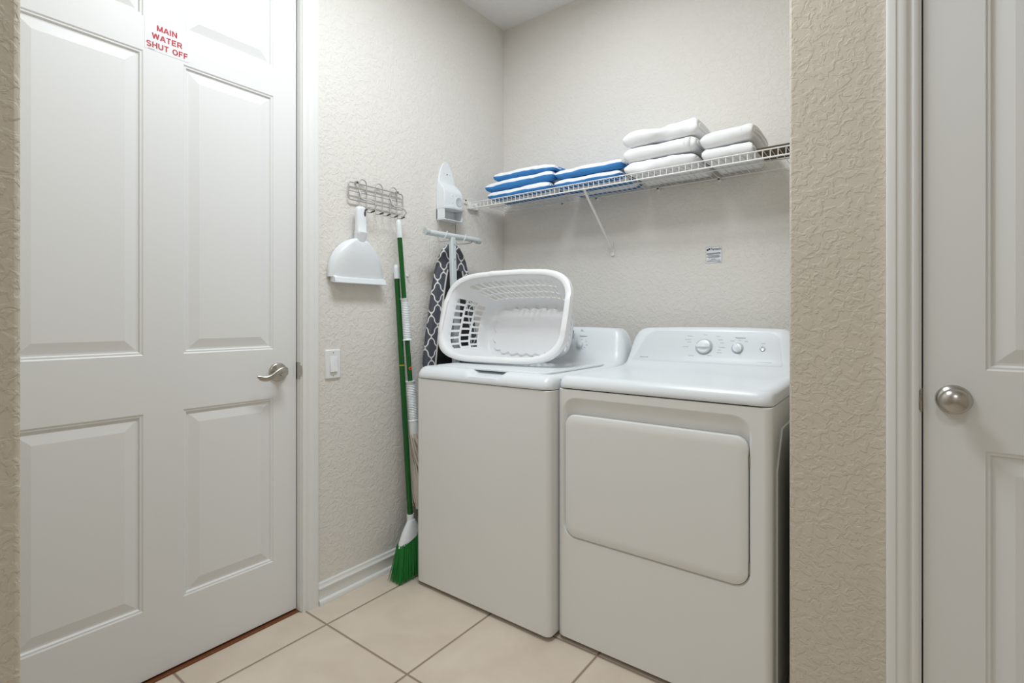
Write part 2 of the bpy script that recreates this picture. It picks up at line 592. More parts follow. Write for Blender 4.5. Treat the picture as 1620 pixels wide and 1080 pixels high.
# ------------------------------------------------------------------ sign on the left door
sign = thing('sign', 'white sticker lettered MAIN WATER SHUT OFF in red on the left door', 'sign', (DX, 0.634, 1.990))
MB().box(DX + 0.0001, DX + 0.0006, 0.573, 0.695, 1.948, 2.044).build('sticker', mat('clear_sticker', (234, 234, 234), 0.35), sign)
ARC = lambda cx, cy, rx, ry, a0, a1, n=12: [(cx + rx * math.cos(math.radians(a0 + (a1 - a0) * i / n)), cy + ry * math.sin(math.radians(a0 + (a1 - a0) * i / n))) for i in range(n + 1)]
GLYPH = {
    'M': (0.86, [[(0.1, 0), (0.1, 1)], [(0.76, 0), (0.76, 1)], [(0.11, 0.95), (0.43, 0.06)], [(0.75, 0.95), (0.43, 0.06)]]),
    'A': (0.78, [[(0.06, 0), (0.37, 0.96)], [(0.72, 0), (0.41, 0.96)], [(0.2, 0.30), (0.58, 0.30)]]),
    'I': (0.26, [[(0.13, 0), (0.13, 1)]]),
    'N': (0.76, [[(0.1, 0), (0.1, 1)], [(0.66, 0), (0.66, 1)], [(0.12, 0.92), (0.64, 0.08)]]),
    'W': (1.04, [[(0.07, 1), (0.28, 0.04)], [(0.28, 0.04), (0.50, 0.95)], [(0.54, 0.95), (0.76, 0.04)], [(0.76, 0.04), (0.97, 1)]]),
    'T': (0.70, [[(0.35, 0), (0.35, 0.95)], [(0.03, 0.91), (0.67, 0.91)]]),
    'E': (0.70, [[(0.1, 0), (0.1, 1)], [(0.1, 0.91), (0.66, 0.91)], [(0.1, 0.52), (0.62, 0.52)], [(0.1, 0.09), (0.68, 0.09)]]),
    'R': (0.78, [[(0.1, 0), (0.1, 1)], [(0.1, 0.91), (0.42, 0.91)] + ARC(0.42, 0.685, 0.22, 0.225, 90, -90) + [(0.1, 0.46)], [(0.42, 0.46), (0.70, 0)]]),
    'S': (0.72, [ARC(0.36, 0.71, 0.25, 0.20, 20, 270) + ARC(0.36, 0.28, 0.27, 0.23, 90, -160)]),
    'H': (0.76, [[(0.1, 0), (0.1, 1)], [(0.66, 0), (0.66, 1)], [(0.1, 0.52), (0.66, 0.52)]]),
    'U': (0.76, [[(0.1, 1), (0.1, 0.36)] + ARC(0.38, 0.36, 0.28, 0.27, 180, 360) + [(0.66, 1)]]),
    'O': (0.84, [ARC(0.42, 0.5, 0.33, 0.42, 0, 360, 28)]),
    'F': (0.66, [[(0.1, 0), (0.1, 1)], [(0.1, 0.91), (0.62, 0.91)], [(0.1, 0.50), (0.56, 0.50)]]),
    ' ': (0.34, []),
}


def stroke_word(mb, word, a_mid, z0, width, height, T):
    """block capitals built from flat strokes"""
    gap = 0.10
    tot = sum(GLYPH[c][0] for c in word) + gap * (len(word) - 1)
    k = width / tot
    a = a_mid - width / 2
    hw = 0.100
    lev = 0.0
    for c in word:
        w, strokes = GLYPH[c]
        for st in strokes:
            lev = (lev + 0.00001) % 0.00008
            L, R = [], []
            for i, p in enumerate(st):
                q0, q1 = st[max(0, i - 1)], st[min(len(st) - 1, i + 1)]
                dx, dy = q1[0] - q0[0], q1[1] - q0[1]
                n = math.hypot(dx, dy)
                nx, ny = -dy / n * hw, dx / n * hw
                L.append((p[0] + nx, p[1] + ny))
                R.append((p[0] - nx, p[1] - ny))
            pts = [T(a + x * k, z0 + y * height, lev) for x, y in L] + [T(a + x * k, z0 + y * height, lev) for x, y in R]
            n = len(st)
            mb.add(pts, [(i, i + 1, n + i + 1, n + i) for i in range(n - 1)])
        a += (w + gap) * k


t = MB()
for wd_, cy, z, wd in (('MAIN', 0.6335, 2.0125, 0.056), ('WATER', 0.6345, 1.9845, 0.084), ('SHUT OFF', 0.635, 1.9565, 0.115)):
    stroke_word(t, wd_, cy, z, wd, 0.0180, lambda a, b, d: (DX + 0.0009 + d, a, b))
t.build('lettering', M_red, sign, merge=False)
MB().box(DX + 0.0006, DX + 0.0009, 0.582, 0.600, 1.9495, 1.9508).build('small_print', M_grey, sign)

# ------------------------------------------------------------------ light switch
sw = thing('light_switch', 'white rocker light switch on the wall right of the left door', 'light switch', (XW, 1.2075, 0.935))
m = MB()
m.loft([[(XW + d, a, b) for a, b in rrect(1.173 + o, 1.242 - o, 0.877 + o, 0.994 - o, 0.004, 3)] for d, o in ((0.0, 0), (0.003, 0), (0.0065, 0.004))])
m.build('wall_plate', M_switch, sw, smooth=30)
m = MB()
m.add([(XW + 0.0065, 1.191, 0.904), (XW + 0.0065, 1.224, 0.904), (XW + 0.0065, 1.224, 0.967), (XW + 0.0065, 1.191, 0.967),
       (XW + 0.0135, 1.192, 0.905), (XW + 0.0135, 1.223, 0.905), (XW + 0.0075, 1.223, 0.966), (XW + 0.0075, 1.192, 0.966)],
      [(0, 3, 2, 1), (4, 5, 6, 7), (0, 1, 5, 4), (1, 2, 6, 5), (2, 3, 7, 6), (3, 0, 4, 7)])
m.build('rocker', M_switch, sw, bevel=0.001)
for z in (0.889, 0.982):
    MB().lathe((XW + 0.0062, 1.2075, z), (1, 0, 0), [(0.0028, 0), (0.0028, 0.0006), (0.0022, 0.001)], 12).build('screw', M_chrome, sw, smooth=30)

# ------------------------------------------------------------------ washer and dryer


def machine_top(x0, x1, yf, yb, zs, zd, zt, ycon, dish, corner, flare, front_round, notch=None):
    """Top moulding of a laundry machine: skirt, deck and rear console in one surface."""
    xc, hw = (x0 + x1) / 2, (x1 - x0) / 2
    # profile (y, z, k) k=1 on the console part, 2 = deck dish
    fr = front_round
    prof = [(yf + 0.002, zs, 0), (yf, zs + 0.004, 0)]
    for i in range(1, 8):
        t = i / 7 * PI / 2
        prof.append((yf + fr * (1 - math.cos(t)), zs + 0.004 + (zd - zs - 0.004) * math.sin(t), 0))
    prof += [(yf + fr + 0.012, zd, 0), (yf + fr + 0.03, zd, 2), (yf + fr + 0.06, zd, 2)]
    n = 6
    for i in range(1, n + 1):
        prof.append((yf + fr + 0.06 + (ycon - 0.06 - yf - fr - 0.06) * i / n, zd, 2))
    H = zt - zd
    for t, z in ((0.0, 0.02), (0.25, 0.07), (0.45, 0.2), (0.58, 0.4), (0.70, 0.62), (0.80, 0.80), (0.86, 0.90), (0.91, 0.96), (0.97, 0.99), (1.1, 1.0), (1.3, 1.0), (1.5, 1.0)):
        prof.append((ycon - 0.03 + 0.12 * t, zd + H * z, 1))
    prof += [(yb - 0.02, zt - 0.004, 1), (yb, zt - 0.02, 1), (yb, zd, 0), (yb, zs, 0)]
    us = [-1, -0.995, -0.98, -0.955, -0.92, -0.88, -0.83, -0.78, -0.72, -0.62, -0.45, -0.25, 0, 0.25, 0.45, 0.62, 0.72, 0.78, 0.83, 0.88, 0.92, 0.955, 0.98, 0.995, 1]
    if notch:
        us = sorted(us + [(q - xc) / hw for a, b in ((notch[0], 1), (notch[1], -1)) for q in [a + b * k * 0.004 for k in range(-1, 10)]])
    rings = []
    for u in us:
        s = abs(u)
        g = 1.0 - 0.05 * s * s
        c0 = 1 - corner
        if s > c0:
            g *= max(0.0, 1 - ((s - c0) / corner) ** 2.6) ** (1 / 1.7)
        e = 0.0
        if s > 0.9:
            e = 1 - math.sqrt(max(0, 1 - ((s - 0.9) / 0.1) ** 2))
        row = []
        for (y, z, k) in prof:
            zz = z
            if k == 1:
                zz = zd + (z - zd) * g
            elif k == 2:
                dd = min(1, max(0, (0.93 - s) / 0.08))
                dd = dd * dd * (3 - 2 * dd)
                yy = min(1, max(0, (y - (yf + fr + 0.012)) / 0.04))
                zz = zd - dish * dd * yy
            if zz > zs + 0.003:
                zz = zs + 0.003 + (zz - zs - 0.003) * (1 - 0.40 * e if k != 1 or g < 0.3 else 1 - 0.40 * e * (1 - g))
            if notch and k != 1 and y < yf + 0.09:
                xx = xc + hw * u
                wn = min(1, max(0, min(xx - notch[0], notch[1] - xx) / 0.026))
                zc = 0.8945 + 0.15 * max(0, y - yf - 0.004) if y < yf + 0.085 else 1
                zz -= wn * max(0, zz - zc)
            yy2 = y + (0.028 * e if y < yf + fr + 0.02 else 0)
            row.append((xc + hw * u * (1 - 0 * flare), yy2, zz))
        rings.append(row)
    return MB().loft(rings, True, True)


def loops_front(mb, outer, steps, y_of, cap=True):
    """nested rounded loops in the XZ plane at given y; outer list = list of loops"""
    rings = [[(a, y, b) for a, b in lp] for lp, y in steps]
    n = len(rings[0])
    vs = [p for r in rings for p in r]
    fs = []
    for i in range(len(rings) - 1):
        for j in range(n):
            k2 = (j + 1) % n
            fs.append((i * n + j, i * n + k2, (i + 1) * n + k2, (i + 1) * n + j))
    if cap:
        fs.append(tuple((len(rings) - 1) * n + j for j in range(n)))
    mb.add(vs, fs)


# ---- washer
WX0, WX1, WYF, WYB = -1.626, -0.957, 1.482, 2.180
WC = (WX0 + WX1) / 2
washer = thing('washing_machine', 'white top-loading washing machine under the laundry basket', 'washing machine', (WC, (WYF + WYB) / 2, 0))
m = MB()
m.loft([[(a, b, z) for a, b in rrect(WX0, WX1, WYF, WYB, (0.004, 0.004, 0.022, 0.022), 6)] for z in (0.016, 0.868)])
m.build('cabinet', M_white, washer, smooth=30, bevel=0.003)
m = machine_top(WX0, WX1, WYF - 0.004, WYB, 0.8705, 0.918, 1.078, 2.045, 0.004, 0.22, 0.0, 0.045, notch=(-1.352, -1.168))
m.build('top_panel', M_plast, washer, smooth=38)
MB().loft([[(a, b, z) for a, b in rrect(WX0 + 0.006, WX1 - 0.006, WYF + 0.004, WYB - 0.004, 0.034, 8)] for z in (0.866, 0.872)]).build('seam', M_dark, washer)
# lid with a handle notch at the front
lx0, lx1, ly0, ly1 = WC - 0.278, WC + 0.278, 1.535, 2.005
poly = [(lx0 + 0.02, ly0), (lx1 - 0.02, ly0), (lx1, ly0 + 0.02), (lx1, ly1), (lx0, ly1), (lx0, ly0 + 0.02)]
m = MB().prism(poly, lambda a, b, d: (a, b, d), 0.9145, 0.9225)
lid = m.build('lid', M_plast, washer, bevel=0.003, seg=3)
# console controls
CY = 2.076  # console face
nrm = Vector((0, -1, 0.42)).normalized()
upv = Vector((0, 0.42, 1)).normalized()


def on_face(x, z):
    # point on the sloped console face
    return Vector((x, 2.045 + (z - 0.945) * 0.38, z))


def face_y(obj, x, z):
    return None


def knob_mb(mb, p, r, h, big=True, ang=0.0):
    mb.lathe(p, nrm, [(r * 1.0, -0.004), (r, 0.002), (r * 0.97, h * 0.35), (r * 0.90, h * 0.5), (r * 0.5, h * 0.55)], 32)
    # grip bar across the knob
    ux = Vector((1, 0, 0))
    a = ux * math.cos(ang) + upv * math.sin(ang)
    b = nrm.cross(a)
    L, w = r * 0.93, r * 0.42
    rings = []
    for t in (-1, -0.8, -0.4, 0, 0.4, 0.8, 1):
        hh = h * (1.0 - 0.25 * t * t)
        ww = w * (1 - 0.35 * abs(t) ** 3)
        c = Vector(p) + a * (L * t)
        rings.append([c + b * (ww) + nrm * 0.002, c + b * ww * 0.6 + nrm * hh, c - b * ww * 0.6 + nrm * hh, c - b * ww + nrm * 0.002])
    mb.loft(rings)


def console_controls(root, top, knobs, buttons, texts, bars, rings_):
    """snap everything to the moulded face by ray casting on the top panel mesh"""
    bpy.context.view_layer.update()
    mw = top.matrix_world
    inv = mw.inverted()

    def hit(x, z):
        o = inv @ Vector((x, 1.7, z))
        ok, loc, no, _ = top.ray_cast(o, Vector((0, 1, 0)))
        return (mw @ loc) if ok else Vector((x, 2.08, z))
    for (x, z, r, h, ang, n) in knobs:
        mb = MB()
        knob_mb(mb, hit(x, z), r, h, True, ang)
        mb.build('knob', M_plast if n else M_chrome, root, smooth=35)
    for (x, z, r) in buttons:
        mb = MB()
        mb.lathe(hit(x, z), nrm, [(r, -0.003), (r, 0.003), (r * 0.85, 0.0055), (r * 0.5, 0.0045)], 24)
        mb.build('button', mat('button_grey', (205, 208, 212), 0.25, 0.5), root, smooth=35)
    for (x, z, r0, r1) in rings_:
        p = hit(x, z)
        mb = MB()
        mb.lathe(p, nrm, [(r1, -0.004), (r1, 0.0009), (r0, 0.0013)], 36)
        mb.build('dial_ring', mat('dial_ring_grey', (176, 182, 190), 0.4), root, smooth=30)
    for (s, x, z, size) in texts:
        p = hit(x, z) + nrm * 0.0009
        q = text_mb(s, size, p, (1, 0, 0), upv, nrm, ext=0.0002, bold=0.0001)
        q.build('printed_word', M_grey, root, merge=False)
    for (x, z, w, hgt) in bars:
        p = hit(x, z) + nrm * 0.0008
        a = Vector((w / 2, 0, 0))
        b = upv * (hgt / 2)
        MB().add([p - a - b, p + a - b, p + a + b, p - a + b], [(0, 1, 2, 3)]).build('printed_mark', M_lgrey, root)


wtop = [o for o in washer.children if o.name.startswith('top_panel')][0]
console_controls(washer, wtop, [(-1.182, 0.998, 0.0185, 0.022, 2.2, 1), (-1.40, 1.000, 0.030, 0.022, 0.3, 1)], [],
                 [('Temperature', -1.172, 1.034, 0.0075), ('Start', -1.185, 1.062, 0.006), ('Cycles', -1.232, 1.047, 0.0055)],
                 [(-1.183, 1.058, 0.022, 0.0018), (-1.176, 1.020, 0.008, 0.002), (-1.152, 1.012, 0.008, 0.002), (-1.146, 0.996, 0.010, 0.002), (-1.155, 0.985, 0.008, 0.002),
                  (-1.166, 0.977, 0.005, 0.002)], [])
mb = MB()
bpy.context.view_layer.update()
mb.lathe((-1.224, 2.089, 1.060), nrm, [(0.0075, -0.008), (0.0075, 0.0015), (0.005, 0.002)], 20)
mb.build('indicator', M_grey, washer, smooth=30)
for sx in (WX0 + 0.05, WX1 - 0.05):
    for sy in (WYF + 0.06, WYB - 0.06):
        MB().lathe((sx, sy, 0.0), (0, 0, 1), [(0.022, 0), (0.022, 0.006), (0.012, 0.009), (0.012, 0.02)], 16).build('foot', M_rub, washer, smooth=30)

# ---- dryer
EX0, EX1, EYF, EYB = -0.951, -0.272, 1.526, 2.235
EC = (EX0 + EX1) / 2
dryer = thing('clothes_dryer', 'white front-loading clothes dryer with a large square door beside the wall', 'dryer', (EC, (EYF + EYB) / 2, 0))
m = MB()
m.loft([[(a, b, z) for a, b in rrect(EX0, EX1, EYF + 0.028, EYB, 0.003, 3)] for z in (0.016, 0.876)])
m.build('cabinet', M_white, dryer, smooth=30)
# front panel: face with a recess around the door
fp = MB()
out = rrect(EX0, EX1, 0.016, 0.876, 0.003, 8)
out2 = rrect(EX0 + 0.018, EX1 - 0.018, 0.018, 0.874, 0.003, 8)
rx0, rx1, rz0, rz1 = -0.9285, -0.3235, 0.366, 0.846
rec = rrect(rx0, rx1, rz0, rz1, (0.05, 0.05, 0.045, 0.045), 8)
rec2 = rrect(rx0 + 0.006, rx1 - 0.006, rz0 + 0.003, rz1 - 0.008, (0.045, 0.045, 0.043, 0.043), 8)
rec3 = rrect(rx0 + 0.008, rx1 - 0.008, rz0 + 0.005, rz1 - 0.045, (0.045, 0.045, 0.043, 0.043), 8)
loops_front(fp, None, [(out, EYF + 0.03), (out, EYF + 0.014), (rrect(EX0 + 0.004, EX1 - 0.004, 0.017, 0.875, 0.003, 8), EYF + 0.006), (out2, EYF), (rrect(EX0 + 0.020, EX1 - 0.020, 0.020, 0.872, 0.003, 8), EYF), (rrect(rx0 - 0.003, rx1 + 0.003, rz0 - 0.003, rz1 + 0.003, (0.052, 0.052, 0.047, 0.047), 8), EYF), (rec, EYF), (rec2, EYF + 0.006), (rec3, EYF + 0.026)], None)
fp.build('front_panel', M_white, dryer, smooth=42)
dz0, dz1 = 0.3705, 0.789
dx0, dx1 = -0.9195, -0.3315
dl = MB()
R4 = (0.036, 0.036, 0.042, 0.042)


def rin(o):
    return rrect(dx0 + o, dx1 - o, dz0 + o, dz1 - o, tuple(max(0.004, r - o * 0.6) for r in R4), 8)


loops_front(dl, None, [(rin(0.002), EYF + 0.0255), (rin(0.0), EYF + 0.004), (rin(0.0015), EYF - 0.001), (rin(0.005), EYF - 0.003), (rin(0.03), EYF - 0.0035)], None)
ddoor = dl.build('door', M_white, dryer, smooth=42)
for z in (0.425, 0.722):
    MB().tube([(dx1 + 0.0032, EYF + 0.006, z - 0.016), (dx1 + 0.0032, EYF + 0.006, z + 0.016)], 0.0032, 8).build('hinge', M_chrome, ddoor, smooth=30)
m = machine_top(EX0, EX1, EYF - 0.003, EYB, 0.8785, 0.920, 1.083, 2.050, 0.006, 0.24, 0.0, 0.030)
etop = m.build('top_panel', M_plast, dryer, smooth=38)
MB().loft([[(a, b, z) for a, b in rrect(EX0 + 0.006, EX1 - 0.006, EYF + 0.005, EYB - 0.004, 0.034, 8)] for z in (0.872, 0.880)]).build('seam', M_dark, dryer)
# side pressing of the cabinet, seen through the slot beside the wall
m = MB()
m.prism([(EYF + 0.06, 0.08), (EYB - 0.06, 0.08), (EYB - 0.06, 0.80), (EYF + 0.14, 0.80), (EYF + 0.06, 0.69)], lambda a, b, d: (d, a, b), EX1 - 0.001, EX1 + 0.004)
m.build('side_pressing', M_white, dryer, bevel=0.003)
# console face inset
bpy.context.view_layer.update()


def etop_hit(x, z):
    o = etop.matrix_world.inverted() @ Vector((x, 1.7, z))
    ok, loc, no, _ = etop.ray_cast(o, Vector((0, 1, 0)))
    return etop.matrix_world @ loc if ok else None


pan = MB()
NX, NZ = 34, 10
gv, gf = [], []
for j in range(NZ + 1):
    t = j / NZ
    z = 0.943 + (1.066 - 0.943) * t
    xl = -0.915 + 0.058 * t
    xr = -0.335 - 0.020 * t
    if t > 0.8:
        xl += 0.030 * ((t - 0.8) / 0.2) ** 2
        xr -= 0.030 * ((t - 0.8) / 0.2) ** 2
    for i in range(NX + 1):
        x = xl + (xr - xl) * i / NX
        p = etop_hit(x, z)
        gv.append(p + nrm * 0.0006)
for j in range(NZ):
    for i in range(NX):
        a = j * (NX + 1) + i
        gf.append((a, a + 1, a + NX + 2, a + NX + 1))
pan.add(gv, gf)
pan.build('control_panel', M_panel, dryer, smooth=60)
ticks = []
for (tx, tz, w) in ((-0.680, 1.046, 0.022), (-0.686, 1.032, 0.024), (-0.682, 1.022, 0.016), (-0.694, 1.003, 0.026), (-0.570, 1.046, 0.018), (-0.560, 1.034, 0.016), (-0.553, 1.022, 0.014), (-0.552, 1.005, 0.022),
                    (-0.560, 0.994, 0.014), (-0.560, 0.984, 0.018), (-0.666, 0.968, 0.022), (-0.596, 0.972, 0.016), (-0.62, 1.052, 0.014), (-0.515, 1.031, 0.014), (-0.487, 1.034, 0.012), (-0.465, 1.030, 0.012),
                    (-0.404, 1.024, 0.014), (-0.395, 0.955, 0.050)):
    ticks.append((tx, tz, w, 0.0016))
console_controls(dryer, etop, [(-0.620, 1.005, 0.0285, 0.026, 0.02, 1), (-0.494, 1.003, 0.0175, 0.022, 2.1, 1)], [(-0.406, 1.004, 0.0095)],
                 [('Hotpoint', -0.862, 0.952, 0.0095), ('Temperature', -0.487, 1.041, 0.007)], ticks, [(-0.620, 1.005, 0.030, 0.0345), (-0.494, 1.003, 0.019, 0.0225)])
for sx in (EX0 + 0.05, EX1 - 0.05):
    for sy in (EYF + 0.07, EYB - 0.06):
        MB().lathe((sx, sy, 0.0), (0, 0, 1), [(0.022, 0), (0.022, 0.006), (0.012, 0.009), (0.012, 0.02)], 16).build('foot', M_rub, dryer, smooth=30)

# ------------------------------------------------------------------ laundry basket
BK = (-1.371, 1.732, 1.1315)
yaw, tilt, roll = 0.066, 0.306, 0.003


def bk(X, D, Z):
    """X across the rim, D depth from rim to base, Z up the rim -> world"""
    X, Z = X * math.cos(roll) - Z * math.sin(roll), X * math.sin(roll) + Z * math.cos(roll)
    y = Z * math.sin(tilt) + D * math.cos(tilt)
    z = Z * math.cos(tilt) - D * math.sin(tilt)
    x = X * math.cos(yaw) - y * math.sin(yaw)
    y = X * math.sin(yaw) + y * math.cos(yaw)
    return Vector((BK[0] + x, BK[1] + y, BK[2] + z))


def sup(a, b, n, N):
    """superellipse resampled evenly by arc length, starting at +X going up"""
    raw = []
    K = 4000
    for i in range(K):
        t = 2 * PI * i / K
        c, s = math.cos(t), math.sin(t)
        raw.append((a * math.copysign(abs(c) ** (2 / n), c), b * math.copysign(abs(s) ** (2 / n), s)))
    L = [0]
    for i in range(K):
        p, q = raw[i], raw[(i + 1) % K]
        L.append(L[-1] + math.hypot(q[0] - p[0], q[1] - p[1]))
    res = []
    j = 0
    for i in range(N):
        d = L[-1] * i / N
        while L[j + 1] < d:
            j += 1
        p, q = raw[j], raw[(j + 1) % K]
        t = (d - L[j]) / max(1e-9, L[j + 1] - L[j])
        res.append((p[0] + (q[0] - p[0]) * t, p[1] + (q[1] - p[1]) * t))
    return res


basket = thing('laundry_basket', 'white plastic laundry basket with slotted sides lying on its side on the washing machine', 'laundry basket', (BK[0], BK[1], 0.925))
N = 150
DEP = 0.250
levels = [0.0, 0.025, 0.044, 0.088, 0.098, 0.142, 0.152, 0.190, 0.210, 0.230, 0.244, DEP]
hole_rows = {2: 0, 4: 1, 6: 2}
rim_c = sup(0.309, 0.187, 4.0, N)
bas_c = sup(0.232, 0.137, 4.0, N)
vs, fs = [], []
for d in levels:
    t = d / DEP
    r = 0.0
    sc = 1.0
    if d > 0.228:
        q = (d - 0.228) / (DEP - 0.228)
        sc = 1 - 0.06 * q * q
    for i in range(N):
        # skew the cells a little with depth
        fi = (i - 6.0 * t) % N
        i0 = int(fi)
        w = fi - i0
        i1 = (i0 + 1) % N
        px = [(c[i0][0] * (1 - w) + c[i1][0] * w, c[i0][1] * (1 - w) + c[i1][1] * w) for c in (rim_c, bas_c)]
        x = (px[0][0] * (1 - t) + px[1][0] * t) * sc
        z = (px[0][1] * (1 - t) + px[1][1] * t) * sc
        vs.append(bk(x, d, z))
for l in range(len(levels) - 1):
    for i in range(N):
        k2 = (i + 1) % N
        if l in hole_rows:
            x, z = rim_c[(i - 3) % N]
            longside = (-0.235 if z > 0 else -0.11) < x < 0.245 and abs(z) > 0.15
            shortside = abs(z) < 0.135 and abs(x) > 0.25
            if (longside or shortside) and (i + hole_rows[l]) % 3 != 0:
                continue
        fs.append((l * N + i, l * N + k2, (l + 1) * N + k2, (l + 1) * N + i))
# base with scalloped step
nl = len(levels) - 1
o = len(vs)
for (s, dd, amp) in ((0.90, 0.001, 0.0), (0.86, 0.001, 0.030), (0.83, -0.010, 0.030), (0.5, -0.007, 0)):
    for i in range(N):
        x, z = bas_c[(i - 6) % N]
        ph = abs(math.sin(i * PI / 7.5))
        sc = 0.94 * (s + amp * 3 * (ph - 0.5) * 0.9)
        vs.append(bk(x * sc, DEP + dd, z * sc))
for i in range(N):
    k2 = (i + 1) % N
    fs.append((nl * N + i, nl * N + k2, o + k2, o + i))
    for rI in range(3):
        fs.append((o + rI * N + i, o + rI * N + k2, o + (rI + 1) * N + k2, o + (rI + 1) * N + i))
fs.append(tuple(o + 3 * N + i for i in range(N)))
m = MB()
m.add(vs, fs)
tub = m.build('tub', M_basket, basket, smooth=50, merge=False)
so = tub.modifiers.new('thick', 'SOLIDIFY')
so.thickness = 0.0028
so.offset = 0
bv = tub.modifiers.new('bevel', 'BEVEL')
bv.width = 0.0008
bv.segments = 1
# rim: rolled lip
prof = [(0.0, 0.004), (-0.002, -0.002), (0.004, -0.006), (0.014, -0.006), (0.021, -0.002), (0.0225, 0.006), (0.0225, 0.020), (0.0205, 0.020), (0.020, 0.006), (0.013, 0.001), (0.004, 0.004)]
N2 = 128
ring0 = sup(0.309, 0.187, 4.0, N2)
ring1 = sup(0.309 + 0.0225, 0.187 + 0.0225, 4.0, N2)
rings = []
for i in range(N2):
    a0, b0 = ring0[i]
    a1, b1 = ring1[i]
    # a raised thumb lip in the middle of each long side, wide grips on the short sides
    lift = 0.0
    if abs(a0) < 0.085:
        lift = 0.004
    if abs(b0) < 0.075:
        lift = 0.005
    row = []
    for (p, d) in prof:
        t = p / 0.0225
        row.append(bk(a0 + (a1 - a0) * t, d - lift * (1 if d < 0.005 else 0), b0 + (b1 - b0) * t))
    rings.append(row)
m = MB()
nP = len(prof)
vs = [p for r in rings for p in r]
fs = []
for i in range(N2):
    for j in range(nP):
        a, b = i * nP + j, i * nP + (j + 1) % nP
        c, d = ((i + 1) % N2) * nP + (j + 1) % nP, ((i + 1) % N2) * nP + j
        fs.append((a, b, c, d))
m.add(vs, fs)
m.build('rim', M_rim, basket, smooth=50)

# ------------------------------------------------------------------ wire shelf
SZ, SYF = 1.730, 2.030
shelf = thing('wire_shelf', 'white ventilated wire shelf on the back wall holding towels', 'shelf', (-1.02, YB, SZ))
sx0, sx1 = XW + 0.012, XR - 0.006
m = MB()
x = sx0 + 0.012
while x < sx1:
    m.tube([(x, YB - 0.006, SZ), (x, SYF + 0.003, SZ), (x, SYF, SZ - 0.002), (x, SYF, SZ - 0.030)], 0.0014, 6)
    x += 0.0254
m.build('deck_wires', M_wire, shelf, smooth=60, merge=False)
for (nm, y, z, r) in (('front_rail', SYF - 0.001, SZ - 0.002, 0.0026), ('front_rail', SYF - 0.001, SZ - 0.031, 0.0034), ('middle_rail', SYF + 0.15, SZ - 0.004, 0.0025), ('back_rail', YB - 0.012, SZ - 0.004, 0.0030)):
    MB().tube([(sx0, y, z), (sx1, y, z)], r, 8).build(nm, M_wire, shelf, smooth=60)
m = MB()
m.box(-1.129, -1.1255, YB - 0.004, YB - 0.001, 1.425, 1.50)
bt = [(-1.127, SYF + 0.004, SZ - 0.030), (-1.127, SYF + 0.018, SZ - 0.048), (-1.127, YB - 0.014, 1.462), (-1.127, YB - 0.006, 1.448)]
m.tube(bt, 0.0058, 8)
m.box(-1.136, -1.118, YB - 0.007, YB, 1.428, 1.462)
br = m.build('brace', M_wire, shelf, smooth=40, merge=False)
m = MB()
m.box(XW, XW + 0.018, SYF - 0.020, SYF + 0.052, SZ - 0.036, SZ - 0.010)
m.box(XW, XW + 0.006, SYF - 0.045, SYF + 0.055, SZ - 0.012, SZ + 0.004)
m.box(XW, XW + 0.020, SYF + 0.040, SYF + 0.052, SZ - 0.036, SZ + 0.006)
m.build('end_bracket', M_wire, shelf, bevel=0.002, merge=False)
MB().lathe((XW + 0.006, SYF - 0.036, SZ + 0.006), (1, 0, 0), [(0.004, 0), (0.004, 0.003)], 10).build('screw', M_tip, shelf)
for cx_ in (-1.41, -1.21, -0.892, -0.620):
    m = MB()
    m.lathe((cx_, YB, SZ - 0.010), (0, -1, 0), [(0.009, 0), (0.009, 0.006), (0.006, 0.012), (0.005, 0.020)], 12)
    m.box(cx_ - 0.006, cx_ + 0.006, YB - 0.020, YB - 0.002, SZ - 0.012, SZ + 0.002)
    m.build('wall_clip', M_wire, shelf, smooth=40, merge=False)

# ------------------------------------------------------------------ towels


